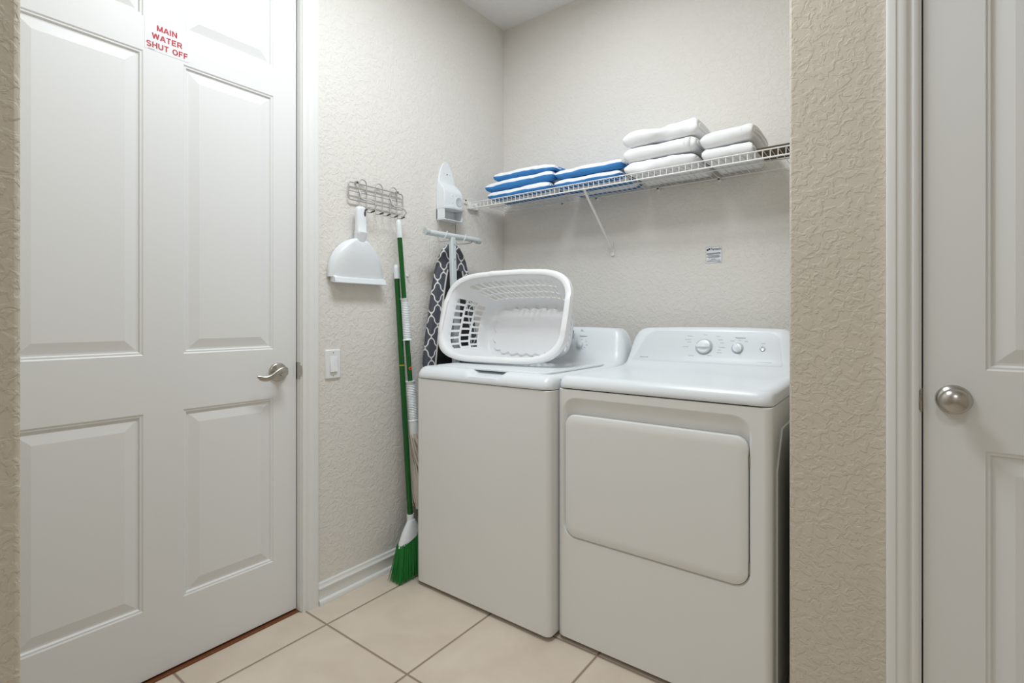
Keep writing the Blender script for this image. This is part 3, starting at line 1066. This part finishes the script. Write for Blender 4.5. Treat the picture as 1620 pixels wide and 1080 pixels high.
def towel(x0, x1, yf, yb, z0, th, mt, label, group, seed, sag0=0.0, sag1=0.0, v0=0.0, waist=0.0, layers=2, tag_end=False, amp=0.004):
    t = th / (2 * layers)
    NXs = 36
    mverts, mfaces, muv = [], [], []
    for L in range(layers):
        R = th / 2 - t * (L + 0.5)
        ri, ro = max(0.0006, R - t * 0.49), R + t * 0.49
        yc = yf + th / 2
        yl = yb - 0.006 * L
        nA, nS = 10, 7
        outp, inp = [], []
        for i in range(nS):
            q = i / nS
            outp.append((yl + (yc - yl) * q, -ro))
            inp.append((yl + (yc - yl) * q, -ri))
        for i in range(nA + 1):
            a = -PI / 2 - PI * i / nA
            outp.append((yc + ro * math.cos(a), ro * math.sin(a)))
            inp.append((yc + ri * math.cos(a), ri * math.sin(a)))
        for i in range(1, nS + 1):
            q = i / nS
            outp.append((yc + (yl - yc) * q, ro))
            inp.append((yc + (yl - yc) * q, ri))
        path = outp + inp[::-1]
        # arc length from the middle of the front fold
        al = [0]
        for i in range(1, len(outp)):
            al.append(al[-1] + math.hypot(outp[i][0] - outp[i - 1][0], outp[i][1] - outp[i - 1][1]))
        mid = al[nS + nA // 2]
        vv = [a - mid + 2.016 + v0 for a in al]
        vv = vv + vv[::-1]
        o = len(mverts)
        n = len(path)
        for i in range(NXs + 1):
            u = i / NXs
            x = x0 + (x1 - x0) * u
            e = min(u, 1 - u)
            rnd = 1 - 0.42 * max(0, 1 - e / 0.09) ** 2
            for (y, z) in path:
                nv = noise.noise_vector(Vector((x * 9 + seed * 7.3, y * 9, z * 14 + seed)))
                nw = noise.noise_vector(Vector((x * 26 + seed * 3.1, y * 20, z * 30 + seed)))
                wz = 1 - waist * math.exp(-((u - 0.5) / 0.14) ** 2)
                base = z0 + th / 2
                zz = base + z * wz * rnd + nv.z * amp + nw.z * amp * 0.45
                zz += sag0 * (1 - u) ** 2 + sag1 * u ** 2
                yy = y + nv.y * amp * 1.3 + nw.y * amp * 0.5
                xx = x + (nv.x * 0.008 if e < 0.2 else 0) + (0.004 * L if u > 0.5 else -0.004 * L) * (1 if e < 0.02 else 0)
                mverts.append((xx, yy, max(zz, z0 + 0.001 if z < 0 else zz)))
        for i in range(NXs):
            for j in range(n):
                k2 = (j + 1) % n
                mfaces.append((o + i * n + j, o + i * n + k2, o + (i + 1) * n + k2, o + (i + 1) * n + j))
                u0, u1 = i / NXs * (x1 - x0), (i + 1) / NXs * (x1 - x0)
                muv.append(((u0, vv[j]), (u0, vv[k2]), (u1, vv[k2]), (u1, vv[j])))
        h2 = len(outp)
        for base_i, flip in ((0, True), (NXs, False)):
            for j in range(h2 - 1):
                q = (o + base_i * n + j, o + base_i * n + j + 1, o + base_i * n + n - 2 - j, o + base_i * n + n - 1 - j)
                uvq = [(0, vv[j]), (0, vv[j + 1]), (0.01, vv[j + 1]), (0.01, vv[j])]
                if flip:
                    q, uvq = q[::-1], uvq[::-1]
                mfaces.append(q)
                muv.append(tuple(uvq))
    loc = Vector(((x0 + x1) / 2, (yf + yb) / 2, z0))
    me = bpy.data.meshes.new('folded_towel')
    me.from_pydata([tuple(Vector(p) - loc) for p in mverts], [], mfaces)
    uvl = me.uv_layers.new(name='UVMap')
    li = 0
    for q in muv:
        for c in q:
            uvl.data[li].uv = c
            li += 1
    me.materials.append(mt)
    me.shade_smooth()
    ob = bpy.data.objects.new('folded_towel', me)
    ob.location = loc
    COL.objects.link(ob)
    tag(ob, label, 'towel', group)
    return ob


GB, GW = 'blue striped towels on the wire shelf', 'white towels on the wire shelf'
z = SZ + 0.0015
towel(-1.705, -1.325, 2.045, 2.235, z, 0.043, M_stripe, 'blue and white striped folded towel at the bottom of the left pile on the shelf', GB, 1, v0=0.058, amp=0.005)
towel(-1.725, -1.312, 2.052, 2.240, z + 0.045, 0.048, M_stripe, 'blue and white striped folded towel in the middle of the left pile on the shelf', GB, 2, v0=0.054, amp=0.005)
towel(-1.675, -1.300, 2.060, 2.235, z + 0.095, 0.043, M_stripe, 'blue and white striped folded towel on top of the left pile on the shelf', GB, 3, v0=0.056, sag1=-0.012, amp=0.006)
towel(-1.300, -0.965, 2.050, 2.290, z, 0.038, M_stripe, 'blue and white striped folded towel lying under another, left of the white towels', GB, 4, v0=0.058, amp=0.004)
towel(-1.295, -0.955, 2.046, 2.285, z + 0.040, 0.043, M_stripe, 'blue and white striped folded towel on top of the pile touching the white towels', GB, 5, v0=0.055, amp=0.0045)
towel(-0.938, -0.640, 2.045, 2.290, z, 0.056, M_towel, 'white folded towel at the bottom of the taller white pile on the shelf', GW, 6, waist=0.10, sag1=-0.004, amp=0.007)
tw = towel(-0.944, -0.640, 2.048, 2.285, z + 0.058, 0.060, M_towel, 'white folded towel with a sewn band, in the middle of the taller white pile', GW, 7, waist=0.08, amp=0.004)
towel(-0.946, -0.630, 2.046, 2.285, z + 0.120, 0.070, M_towel, 'white folded towel on top of the taller white pile on the shelf', GW, 8, waist=0.18, amp=0.0085)
towel(-0.612, -0.432, 2.045, 2.285, z, 0.050, M_towel, 'white folded towel at the bottom of the shorter right-hand white pile', GW, 9, waist=0.05, amp=0.004)
towel(-0.616, -0.425, 2.042, 2.285, z + 0.052, 0.060, M_towel, 'white folded towel on top of the shorter right-hand white pile', GW, 10, waist=0.03, sag0=-0.002, sag1=0.008, amp=0.006)
# sewn end band on the middle white towel
bpy.context.view_layer.update()
m = MB()
rg = []
for xx in (-0.686, -0.660):
    row = []
    for i in range(13):
        a = -PI / 2 - PI * i / 12
        row.append((xx, 2.048 + 0.030 + 0.0328 * math.cos(a), z + 0.058 + 0.030 + 0.0305 * math.sin(a)))
    rg.append(row)
m.loft(rg, closed=False, caps=False)
bd = m.build('sewn_band', mat('band_weave', (240, 240, 240), 0.7), tw, smooth=60)
so = bd.modifiers.new('thick', 'SOLIDIFY')
so.thickness = 0.002
m = MB()
m.box(-0.416, XR - 0.03, 2.040, 2.185, SZ + 0.0022, SZ + 0.012)
tag(m.build('board', M_brown, None, bevel=0.002), 'thin brown board lying on the right end of the wire shelf', 'board')

# ------------------------------------------------------------------ sticker on the back wall
st = thing('wall_sticker', 'small white printed sticker on the back wall above the dryer', 'sticker', (-0.6455, YB, 1.3975))
YS = YB - 0.0012
MB().box(-0.679, -0.612, YB - 0.0010, YB - 0.0002, 1.362, 1.433).build('card', M_paper, st)
m = MB()
q = text_mb('Fantech', 0.0155, (-0.659, YS, 1.4175), (1, 0, 0), (0, 0, 1), (0, -1, 0), ext=0.0001, bold=0.0003, align='LEFT')
xs = [p[0] for p in q.v]
k2 = 0.043 / (max(xs) - min(xs))
m.add([(-0.659 + (p[0] + 0.659) * k2, p[1], p[2]) for p in q.v], q.f)
for (a, c, r) in ((-0.672, 1.420, 0.0045), (-0.6645, 1.4235, 0.004)):
    m.lathe((a, YS, c), (0, -1, 0), [(r, 0), (r, 0.0002)], 14)
m.build('lettering', M_ink, st, merge=False)
m = MB()
for (a0, a1, c, hh) in ((-0.676, -0.617, 1.4045, 0.0035), (-0.676, -0.617, 1.4000, 0.0025), (-0.671, -0.622, 1.3945, 0.003), (-0.676, -0.617, 1.3895, 0.0028), (-0.669, -0.624, 1.3850, 0.0025),
                        (-0.657, -0.638, 1.3790, 0.003), (-0.674, -0.619, 1.3745, 0.0015), (-0.676, -0.616, 1.3690, 0.0025), (-0.630, -0.617, 1.3652, 0.002)):
    m.box(a0, a1, YB - 0.0012, YB - 0.0009, c - hh / 2, c + hh / 2)
for (a0, a1, c0, c1) in ((-0.679, -0.612, 1.4322, 1.433), (-0.679, -0.612, 1.362, 1.3628), (-0.679, -0.6782, 1.362, 1.433), (-0.6128, -0.612, 1.362, 1.433)):
    m.box(a0, a1, YB - 0.0012, YB - 0.0009, c0, c1)
m.build('fine_print', M_grey, st, merge=False)

# ------------------------------------------------------------------ wire hook rack
RXp = XW + 0.014
rack = thing('hook_rack', 'grey wire hook rack on the left wall above the dustpan', 'hook rack', (XW, 1.416, 1.645))
m = MB()
fr = [(RXp, y, z) for y, z in rrect(1.272, 1.560, 1.609, 1.681, 0.012, 4)]
m.tube(fr + [fr[0]], 0.0029, 8, caps=False)
m.tube([(RXp, 1.274, 1.645), (RXp, 1.562, 1.645)], 0.0022, 8)
m.build('frame', M_steel, rack, smooth=60, merge=False)
for yc in (1.340, 1.424, 1.504):
    m = MB()
    hw = 0.019
    xo = RXp + 0.004
    arc = arc_pts((xo, yc, 1.682), (0, 1, 0), (0, 0, 1), hw, 0, PI, 10)
    right = [(xo + 0.030, yc + hw + 0.010, 1.567), (xo + 0.020, yc + hw, 1.563), (xo + 0.006, yc + hw, 1.566), (xo, yc + hw, 1.578)]
    left = [(xo, yc - hw, 1.578), (xo + 0.006, yc - hw, 1.566), (xo + 0.020, yc - hw, 1.563), (xo + 0.030, yc - hw + 0.010, 1.567)]
    m.tube(right + arc + left, 0.0024, 8)
    hk = m.build('double_hook', M_steel, rack, smooth=60)
    for s in (1, -1):
        MB().tube([(xo + 0.024, yc + s * hw + 0.004, 1.5645), (xo + 0.038, yc + s * hw + 0.013, 1.571)], 0.0036, 8).build('hook_tip', M_tip, hk, smooth=60)
for (yc, s) in ((1.340, 1), (1.504, -1)):
    m = MB()
    y0 = yc - 0.019
    m.tube([(RXp + 0.006, y0, 1.650), (RXp + 0.012, y0, 1.640), (RXp + 0.014, y0 + 0.002, 1.622), (RXp + 0.024, y0 + 0.012, 1.612), (RXp + 0.040, y0 + 0.030, 1.610), (RXp + 0.052, y0 + 0.044, 1.600),
            (RXp + 0.055, y0 + 0.048, 1.588), (RXp + 0.050, y0 + 0.042, 1.576), (RXp + 0.040, y0 + 0.030, 1.573)], 0.0034, 8)
    m.tube([(RXp + 0.004, y0, 1.650), (RXp + 0.012, y0 + 0.010, 1.652), (RXp + 0.010, y0 + 0.030, 1.650), (RXp + 0.004, y0 + 0.038, 1.646)], 0.0024, 8)
    m.build('swing_hook', M_steel, rack, smooth=60, merge=False)
for y in (1.314, 1.530):
    MB().lathe((XW, y, 1.686), (1, 0, 0), [(0.004, 0), (0.004, 0.018), (0.002, 0.020)], 10).build('screw', M_tip, rack, smooth=40)

# ------------------------------------------------------------------ dustpan
dp = thing('dustpan', 'white plastic dustpan hanging from the wire hook rack', 'dustpan', (XW + 0.03, 1.312, 1.262))


def dp_half(z):
    # half width of the pan at a height
    t = (z - 1.285) / (1.452 - 1.285)
    t = min(1, max(0, t))
    return 0.132 * (1 - t ** 2.4) ** 0.62 + 0.0


rows = []
NZr, NY = 22, 24
pv = []
for j in range(NZr + 1):
    q = j / NZr
    z = 1.285 + (1.4519 - 1.285) * (1 - (1 - q) ** 1.6)
    hwid = max(0.012, dp_half(z))
    row = []
    for i in range(NY + 1):
        u = -1 + 2 * i / NY
        edge = (1 - abs(u) ** 5)
        x = XW + 0.018 + 0.030 * edge ** 0.8 * (0.55 + 0.45 * math.sin(min(1, q * 1.05) * PI * 0.9))
        # two shoulders beside the handle
        x += 0.010 * math.exp(-((abs(u * hwid) - 0.045) / 0.022) ** 2) * max(0, (q - 0.6) / 0.4)
        row.append((x, 1.312 + hwid * u, z))
    rows.append(row)
back = [[(XW + 0.006, p[1], p[2]) for p in r] for r in rows]
m = MB()


def sheet(mb, A, B):
    nr, nc = len(A), len(A[0])
    vs = [p for r in A for p in r] + [p for r in B for p in r]
    o = nr * nc
    fs = []
    for a in range(nr - 1):
        for b in range(nc - 1):
            i = a * nc + b
            fs.append((i, i + 1, i + nc + 1, i + nc))
            fs.append((o + i, o + i + nc, o + i + nc + 1, o + i + 1))
    per = [b for b in range(nc)] + [a * nc + nc - 1 for a in range(1, nr)] + [(nr - 1) * nc + b for b in range(nc - 2, -1, -1)] + [a * nc for a in range(nr - 2, 0, -1)]
    for i in range(len(per)):
        a, b = per[i], per[(i + 1) % len(per)]
        fs.append((a, o + a, o + b, b))
    mb.add(vs, fs)


sheet(m, rows, back)
m.build('pan', M_plast, dp, smooth=50)
m = MB()
# front lip with groove
ring = []
for y in (1.312 - 0.120, 1.312 + 0.131):
    ring.append([(XW + 0.006, y, 1.290), (XW + 0.030, y, 1.290), (XW + 0.031, y, 1.286), (XW + 0.040, y, 1.284), (XW + 0.046, y, 1.262), (XW + 0.042, y, 1.260), (XW + 0.006, y, 1.266)])
m.loft(ring)
m.build('front_lip', M_plast, dp, bevel=0.002)
m = MB()
rg = []
for (z, hwid, x0_, x1_) in ((1.400, 0.014, 0.010, 0.036), (1.430, 0.020, 0.012, 0.044), (1.450, 0.0225, 0.014, 0.051), (1.468, 0.024, 0.016, 0.056), (1.474, 0.0245, 0.016, 0.058), (1.480, 0.0235, 0.018, 0.054), (1.52, 0.0235, 0.020, 0.052),
                            (1.555, 0.0235, 0.020, 0.050), (1.570, 0.0225, 0.021, 0.049), (1.578, 0.019, 0.023, 0.047), (1.582, 0.012, 0.027, 0.043)):
    rg.append([(XW + (x0_ + x1_) / 2 + (x1_ - x0_) / 2 * math.copysign(abs(math.cos(a)) ** 0.6, math.cos(a)), 1.316 + hwid * math.copysign(abs(math.sin(a)) ** 0.6, math.sin(a)), z)
               for a in [2 * PI * k / 24 for k in range(24)]])
m.loft(rg)
hd = m.build('handle', M_plast, dp, smooth=50)
m = MB()
rg = [[(XW + 0.0515 + e, 1.326 + 0.0045 * math.cos(a), 1.553 + 0.012 * math.sin(a)) for a in [2 * PI * k / 16 for k in range(16)]] for e in (0, 0.0012)]
m.loft(rg)
m.build('hanging_hole', M_tip, hd, smooth=30)

# ------------------------------------------------------------------ broom
BT = Vector((-1.793, 1.517, 1.356))
BB = Vector((-1.712, 1.527, 0.248))


def lerp(a, b, t):
    return a + (b - a) * t


broom = thing('broom', 'green-handled angled broom with green bristles leaning beside the washing machine', 'broom', (-1.69, 1.49, 0))
MB().tube([lerp(BT, BB, 0.05), lerp(BT, BB, 1.0)], 0.0120, 16).build('pole', M_green, broom, smooth=50)
ax = (BB - BT).normalized()
MB().lathe(lerp(BT, BB, 0.055), -ax, [(0.0132, 0), (0.0132, 0.045), (0.0125, 0.052), (0.009, 0.060), (0.003, 0.064)], 16).build('end_cap', M_plast, broom, smooth=40)
MB().lathe(lerp(BT, BB, 0.40), ax, [(0.0124, 0), (0.0124, 0.004)], 16).build('joint_ring', M_yel, broom, smooth=40)
m = MB()
m.lathe(BB + Vector((0, 0, 0.012)), (0.04, 0.0, -1), [(0.0155, 0), (0.0155, 0.028)], 18)
rg = []
for (z, ya, yb_, hx) in ((0.236, 1.511, 1.543, 0.015), (0.222, 1.504, 1.550, 0.016), (0.195, 1.486, 1.560, 0.018), (0.170, 1.472, 1.566, 0.021), (0.150, 1.462, 1.570, 0.023), (0.134, 1.456, 1.572, 0.024)):
    # the lower edge is cut at a slant
    def slant(y, z=z):
        return z + max(0, (y - 1.46)) * 0.45 * (0.24 - z) / 0.1
    yc, hy = (ya + yb_) / 2, (yb_ - ya) / 2
    rg.append([(-1.706 + hx * math.sin(a), yc + hy * math.copysign(abs(math.cos(a)) ** 0.7, math.cos(a)), slant(yc + hy * math.cos(a))) for a in [2 * PI * k / 20 for k in range(20)]])
m.loft(rg)
m.build('head', M_plast, broom, smooth=50, merge=False)
random.seed(4)
m = MB()
for i in range(520):
    u = random.random()
    w = random.uniform(-1, 1)
    y = 1.459 + 0.110 * u
    zt = 0.140 + (y - 1.46) * 0.45 + 0.004
    tip = 1.420 + 0.140 * u + random.gauss(0, 0.003)
    xt = -1.706 + 0.021 * w
    xb = -1.696 + 0.040 * w + random.gauss(0, 0.002)
    zb = max(0.0005, 0.002 + random.random() * 0.010)
    mid = ((xt + xb) / 2 + random.gauss(0, 0.0015), (y * 0.55 + tip * 0.45) + random.gauss(0, 0.0015), (zt + zb) / 2)
    m.tube([(xt, y, zt), mid, (xb, tip, zb)], [0.0013, 0.0012, 0.0009], 4, caps=False)
m.build('bristles', M_bristle, broom, merge=False)

# ------------------------------------------------------------------ mop
MT = Vector((-1.768, 1.507, 1.560))
MBt = Vector((-1.722, 1.560, 0.590))
mop = thing('mop', 'green-handled cotton mop with white grips hanging from the hook rack', 'mop', (-1.722, 1.56, 0.12))


def mp(py):
    return lerp(MT, MBt, (py - 346) / (690 - 346))


am = (MBt - MT).normalized()
MB().tube([mp(372), mp(672)], 0.0105, 16).build('pole', M_green, mop, smooth=50)
MB().lathe(mp(376), -am, [(0.0130, 0), (0.0130, 0.055), (0.0115, 0.070), (0.007, 0.080), (0.002, 0.083)], 16).build('end_cap', M_plast, mop, smooth=40)


def grip(a, b, r0, r1, nm):
    A, B = mp(a), mp(b)
    L = (B - A).length
    pr = [(r0 + 0.0045, 0), (r0 + 0.0045, 0.004), (r0 + 0.002, 0.006)]
    n = 22
    for i in range(n):
        t = (i + 0.5) / n
        r = r0 + (r1 - r0) * t
        d = 0.012 + (L - 0.02) * t
        pr += [(r + 0.0026, d - 0.0022), (r - 0.0004, d + 0.0014)]
    pr += [(r1 + 0.002, L - 0.006), (r1 + 0.005, L - 0.003), (r1 + 0.005, L)]
    MB().lathe(A, am, pr, 20).build(nm, M_plast, mop, smooth=60)


grip(471, 537, 0.0135, 0.0150, 'grip')
grip(601, 664, 0.0185, 0.0185, 'grip')
MB().lathe(mp(663), am, [(0.022, 0), (0.0225, 0.02), (0.0225, 0.055), (0.020, 0.075), (0.012, 0.088), (0.004, 0.092)], 20).build('socket', M_plast, mop, smooth=50)
c = mp(581)
m = MB()
m.lathe(c + Vector((0.0095, -0.002, 0)), (1, -0.35, 0), [(0.0075, 0), (0.0075, 0.0015)], 16)
o_ = m.build('badge', M_yel, mop)
m = MB()
m.lathe(c + Vector((0.0108, -0.0025, 0)), (1, -0.35, 0), [(0.0055, 0), (0.0055, 0.0014)], 16)
m.build('badge_print', M_red, o_)
random.seed(9)
m = MB()
for i in range(56):
    a = 2 * PI * random.random()
    rr = 0.020 * math.sqrt(random.random())
    base = mp(683)
    ph = random.random() * 6
    pts = []
    zend = random.uniform(0.27, 0.33)
    tw_ = random.uniform(0.8, 1.4)
    for k in range(10):
        t = k / 9
        R = rr + 0.024 * math.sin(min(1, t * 1.6) * PI * 0.5)
        aa = a + t * tw_ * 1.6
        pts.append((base.x + R * math.cos(aa), base.y + 0.042 * min(1, t * 2.2) + R * 1.2 * math.sin(aa), base.z + (zend - base.z) * t))
    m.tube(pts, 0.0042, 6)
m.build('cotton_strands', M_mop, mop, smooth=60, merge=False)

# ------------------------------------------------------------------ small adhesive hook
m = MB()
m.lathe((XW, 1.597, 1.318), (1, 0, 0), [(0.008, 0), (0.008, 0.003), (0.006, 0.004)], 14)
m.tube([(XW + 0.003, 1.597, 1.316), (XW + 0.012, 1.597, 1.310), (XW + 0.017, 1.597, 1.314), (XW + 0.018, 1.597, 1.322)], 0.003, 8)
tag(m.build('wall_hook', M_plast, None, smooth=50, merge=False), 'tiny white hook on the left wall between the mop and the ironing board', 'hook')

# ------------------------------------------------------------------ iron holder and ironing board
hold = thing('iron_holder', 'white plastic iron and ironing board holder mounted on the left wall', 'holder', (XW, 1.85, 1.75))
rowsH = [(1.604, 1.785, 1.915, 0.052), (1.608, 1.785, 1.915, 0.057), (1.655, 1.785, 1.915, 0.057), (1.735, 1.785, 1.915, 0.057), (1.750, 1.786, 1.914, 0.052), (1.785, 1.790, 1.910, 0.020), (1.792, 1.791, 1.908, 0.013),
         (1.82, 1.796, 1.902, 0.010), (1.85, 1.805, 1.892, 0.009), (1.875, 1.817, 1.880, 0.008), (1.890, 1.829, 1.868, 0.008), (1.899, 1.842, 1.855, 0.008)]
m = MB()
m.loft([[(XW, a, z), (XW + d, a, z), (XW + d, b, z), (XW, b, z)] for z, a, b, d in rowsH[2:]])
m.box(XW, XW + 0.010, 1.785, 1.915, 1.604, 1.6555)
m.box(XW, XW + 0.057, 1.785, 1.790, 1.604, 1.6555)
m.box(XW, XW + 0.057, 1.910, 1.915, 1.604, 1.6555)
m.box(XW, XW + 0.057, 1.785, 1.915, 1.600, 1.6055)
body = m.build('body', M_plast, hold, bevel=0.0025, merge=False)
m = MB()
rg = []
for i in range(13):
    t = -1 + 2 * i / 12
    d = 0.057 + 0.022 * math.sqrt(max(0, 1 - t * t))
    y = 1.850 + 0.068 * t
    rg.append([(XW + 0.050, y, 1.655), (XW + d, y, 1.654), (XW + d + 0.002, y, 1.661), (XW + 0.050, y, 1.664)])
m.loft(rg)
m.build('ledge', M_plast, hold, smooth=40)
m = MB()
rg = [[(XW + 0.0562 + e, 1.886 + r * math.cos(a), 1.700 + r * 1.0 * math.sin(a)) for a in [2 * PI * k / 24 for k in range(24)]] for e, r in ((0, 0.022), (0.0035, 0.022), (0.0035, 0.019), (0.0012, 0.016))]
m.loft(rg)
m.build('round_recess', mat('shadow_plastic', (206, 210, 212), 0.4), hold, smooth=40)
for (y, z) in ((1.848, 1.868), (1.830, 1.842), (1.870, 1.842), (1.822, 1.815), (1.850, 1.815), (1.878, 1.815), (1.842, 1.725), (1.868, 1.73), (1.842, 1.69), (1.842, 1.67)):
    d = 0.010 if z > 1.8 else 0.057
    dark = (y, z) == (1.848, 1.868)
    zz = z if not dark else 1.838
    yy = y if not dark else 1.852
    MB().lathe((XW + d - 0.001, yy, zz), (1, 0, 0), [(0.0035, 0), (0.0035, 0.0018), (0.002, 0.003)], 10).build('screw' if dark else 'rest_stud', M_tip if dark else M_plast, hold, smooth=40)
MB().lathe((XW + 0.010, 1.852, 1.616), (1, 0, 0), [(0.004, 0), (0.004, 0.002)], 10).build('screw', M_tip, hold)
for y in (1.7895, 1.9105):
    MB().tube([(XW + 0.012, y, 1.606), (XW + 0.014, y, 1.512), (XW + 0.026, y, 1.4945), (XW + 0.07, y, 1.4935), (XW + 0.118, y, 1.4940), (XW + 0.130, y, 1.503)], 0.0022, 8).build('hanger_wire', M_steel, hold, smooth=60)

BXc = XW + 0.028   # back of the board
board = thing('ironing_board', 'folded ironing board in grey trellis cover hanging under the white holder', 'ironing board', (-1.75, 1.855, 0.14))
half = [(1.488, 0.0), (1.484, 0.022), (1.470, 0.045), (1.445, 0.066), (1.405, 0.090), (1.355, 0.106), (1.311, 0.118), (1.235, 0.133), (1.159, 0.146), (1.04, 0.170), (0.921, 0.186), (0.80, 0.196), (0.45, 0.198), (0.25, 0.196), (0.17, 0.185), (0.14, 0.15)]


def hw_at(z, inset=0.0):
    for i in range(len(half) - 1):
        if half[i][0] >= z >= half[i + 1][0]:
            t = (half[i][0] - z) / (half[i][0] - half[i + 1][0])
            return half[i][1] + (half[i + 1][1] - half[i][1]) * t
    return 0


YC = 1.848
outl = [(YC - w, z) for z, w in half] + [(YC + w, z) for z, w in half[::-1] if w > 0]
m = MB()
rings = []
for d, s in ((0.0, 0.93), (0.004, 0.98), (0.012, 1.0), (0.026, 1.0), (0.034, 0.97), (0.036, 0.93)):
    rings.append([(BXc + d, YC + (a - YC) * s, 0.8 + (b - 0.8) * (1 - (1 - s) * 0.25)) for a, b in outl])
m.loft(rings)
m.build('cover', M_trel, board, smooth=50)
ins = []
for z, w in half:
    if z > 1.37:
        continue
    ins.append((max(0.004, w - 0.055), z))
inl = [(YC - w, z) for w, z in ins] + [(YC + w, z) for w, z in ins[::-1]]
m = MB()
m.prism(inl, lambda a, b, d: (BXc + d, a, b), 0.030, 0.0395)
mesh_plate = m.build('underside_plate', M_under, board, bevel=0.002)
for z in (0.985, 0.935, 1.15, 0.6):
    w = hw_at(z) - 0.06
    MB().box(BXc + 0.039, BXc + 0.045, YC - w, YC + w, z - 0.005, z + 0.005).build('cross_rib', M_under, board)
m = MB()
m.tube([(BXc + 0.040, a, b) for a, b in inl], 0.0038, 6)
m.build('hem_cord', mat('hem_white', (236, 234, 230), 0.9), board, smooth=60)
# leg frame: foot bar at the top, legs running down
LX = -1.700
m = MB()
m.tube([(LX, 1.612, 1.5085), (LX, 1.972, 1.5135)], 0.0135, 16)
bar = m.build('foot_bar', M_tube, board, smooth=60)
for (ya, yb_) in ((1.604, 1.626), (1.958, 1.980)):
    MB().tube([(LX, ya, 1.511), (LX, yb_, 1.511)], 0.0150, 16).build('end_cap', mat('cap_grey', (196, 206, 208), 0.4), bar, smooth=50)
for (ya, dz) in ((1.728, 0.02), (1.858, 0.02)):
    MB().tube([(LX + 0.006, ya - 0.010, 1.510 - dz), (LX + 0.0145, ya, 1.511), (LX + 0.006, ya + 0.012, 1.511 + dz * 0.9)], 0.003, 6).build('clip', M_tube, bar, smooth=50)
m = MB()


def bar_rect(mb, A, B, wy, wx):
    A, B = Vector(A), Vector(B)
    mb.loft([[p + Vector((sx * wx / 2, sy * wy / 2, 0)) for sx, sy in ((-1, -1), (1, -1), (1, 1), (-1, 1))] for p in (A, B)])


bar_rect(m, (LX + 0.002, 1.778, 1.505), (LX + 0.002, 1.800, 0.90), 0.030, 0.022)
bar_rect(m, (LX + 0.002, 1.800, 0.90), (LX - 0.004, 1.828, 0.25), 0.030, 0.022)
m.build('leg', M_tube, board, bevel=0.004, merge=False)
m = MB()
bar_rect(m, (LX - 0.030, 1.845, 1.28), (LX - 0.030, 1.835, 0.30), 0.030, 0.018)
m.build('leg', M_tube, board, bevel=0.004)
for z in (1.470, 1.40):
    MB().lathe((LX + 0.013, 1.780 + (1.505 - z) * 0.036, z), (1, 0, 0), [(0.004, 0), (0.004, 0.002)], 10).build('rivet', M_steel, board)
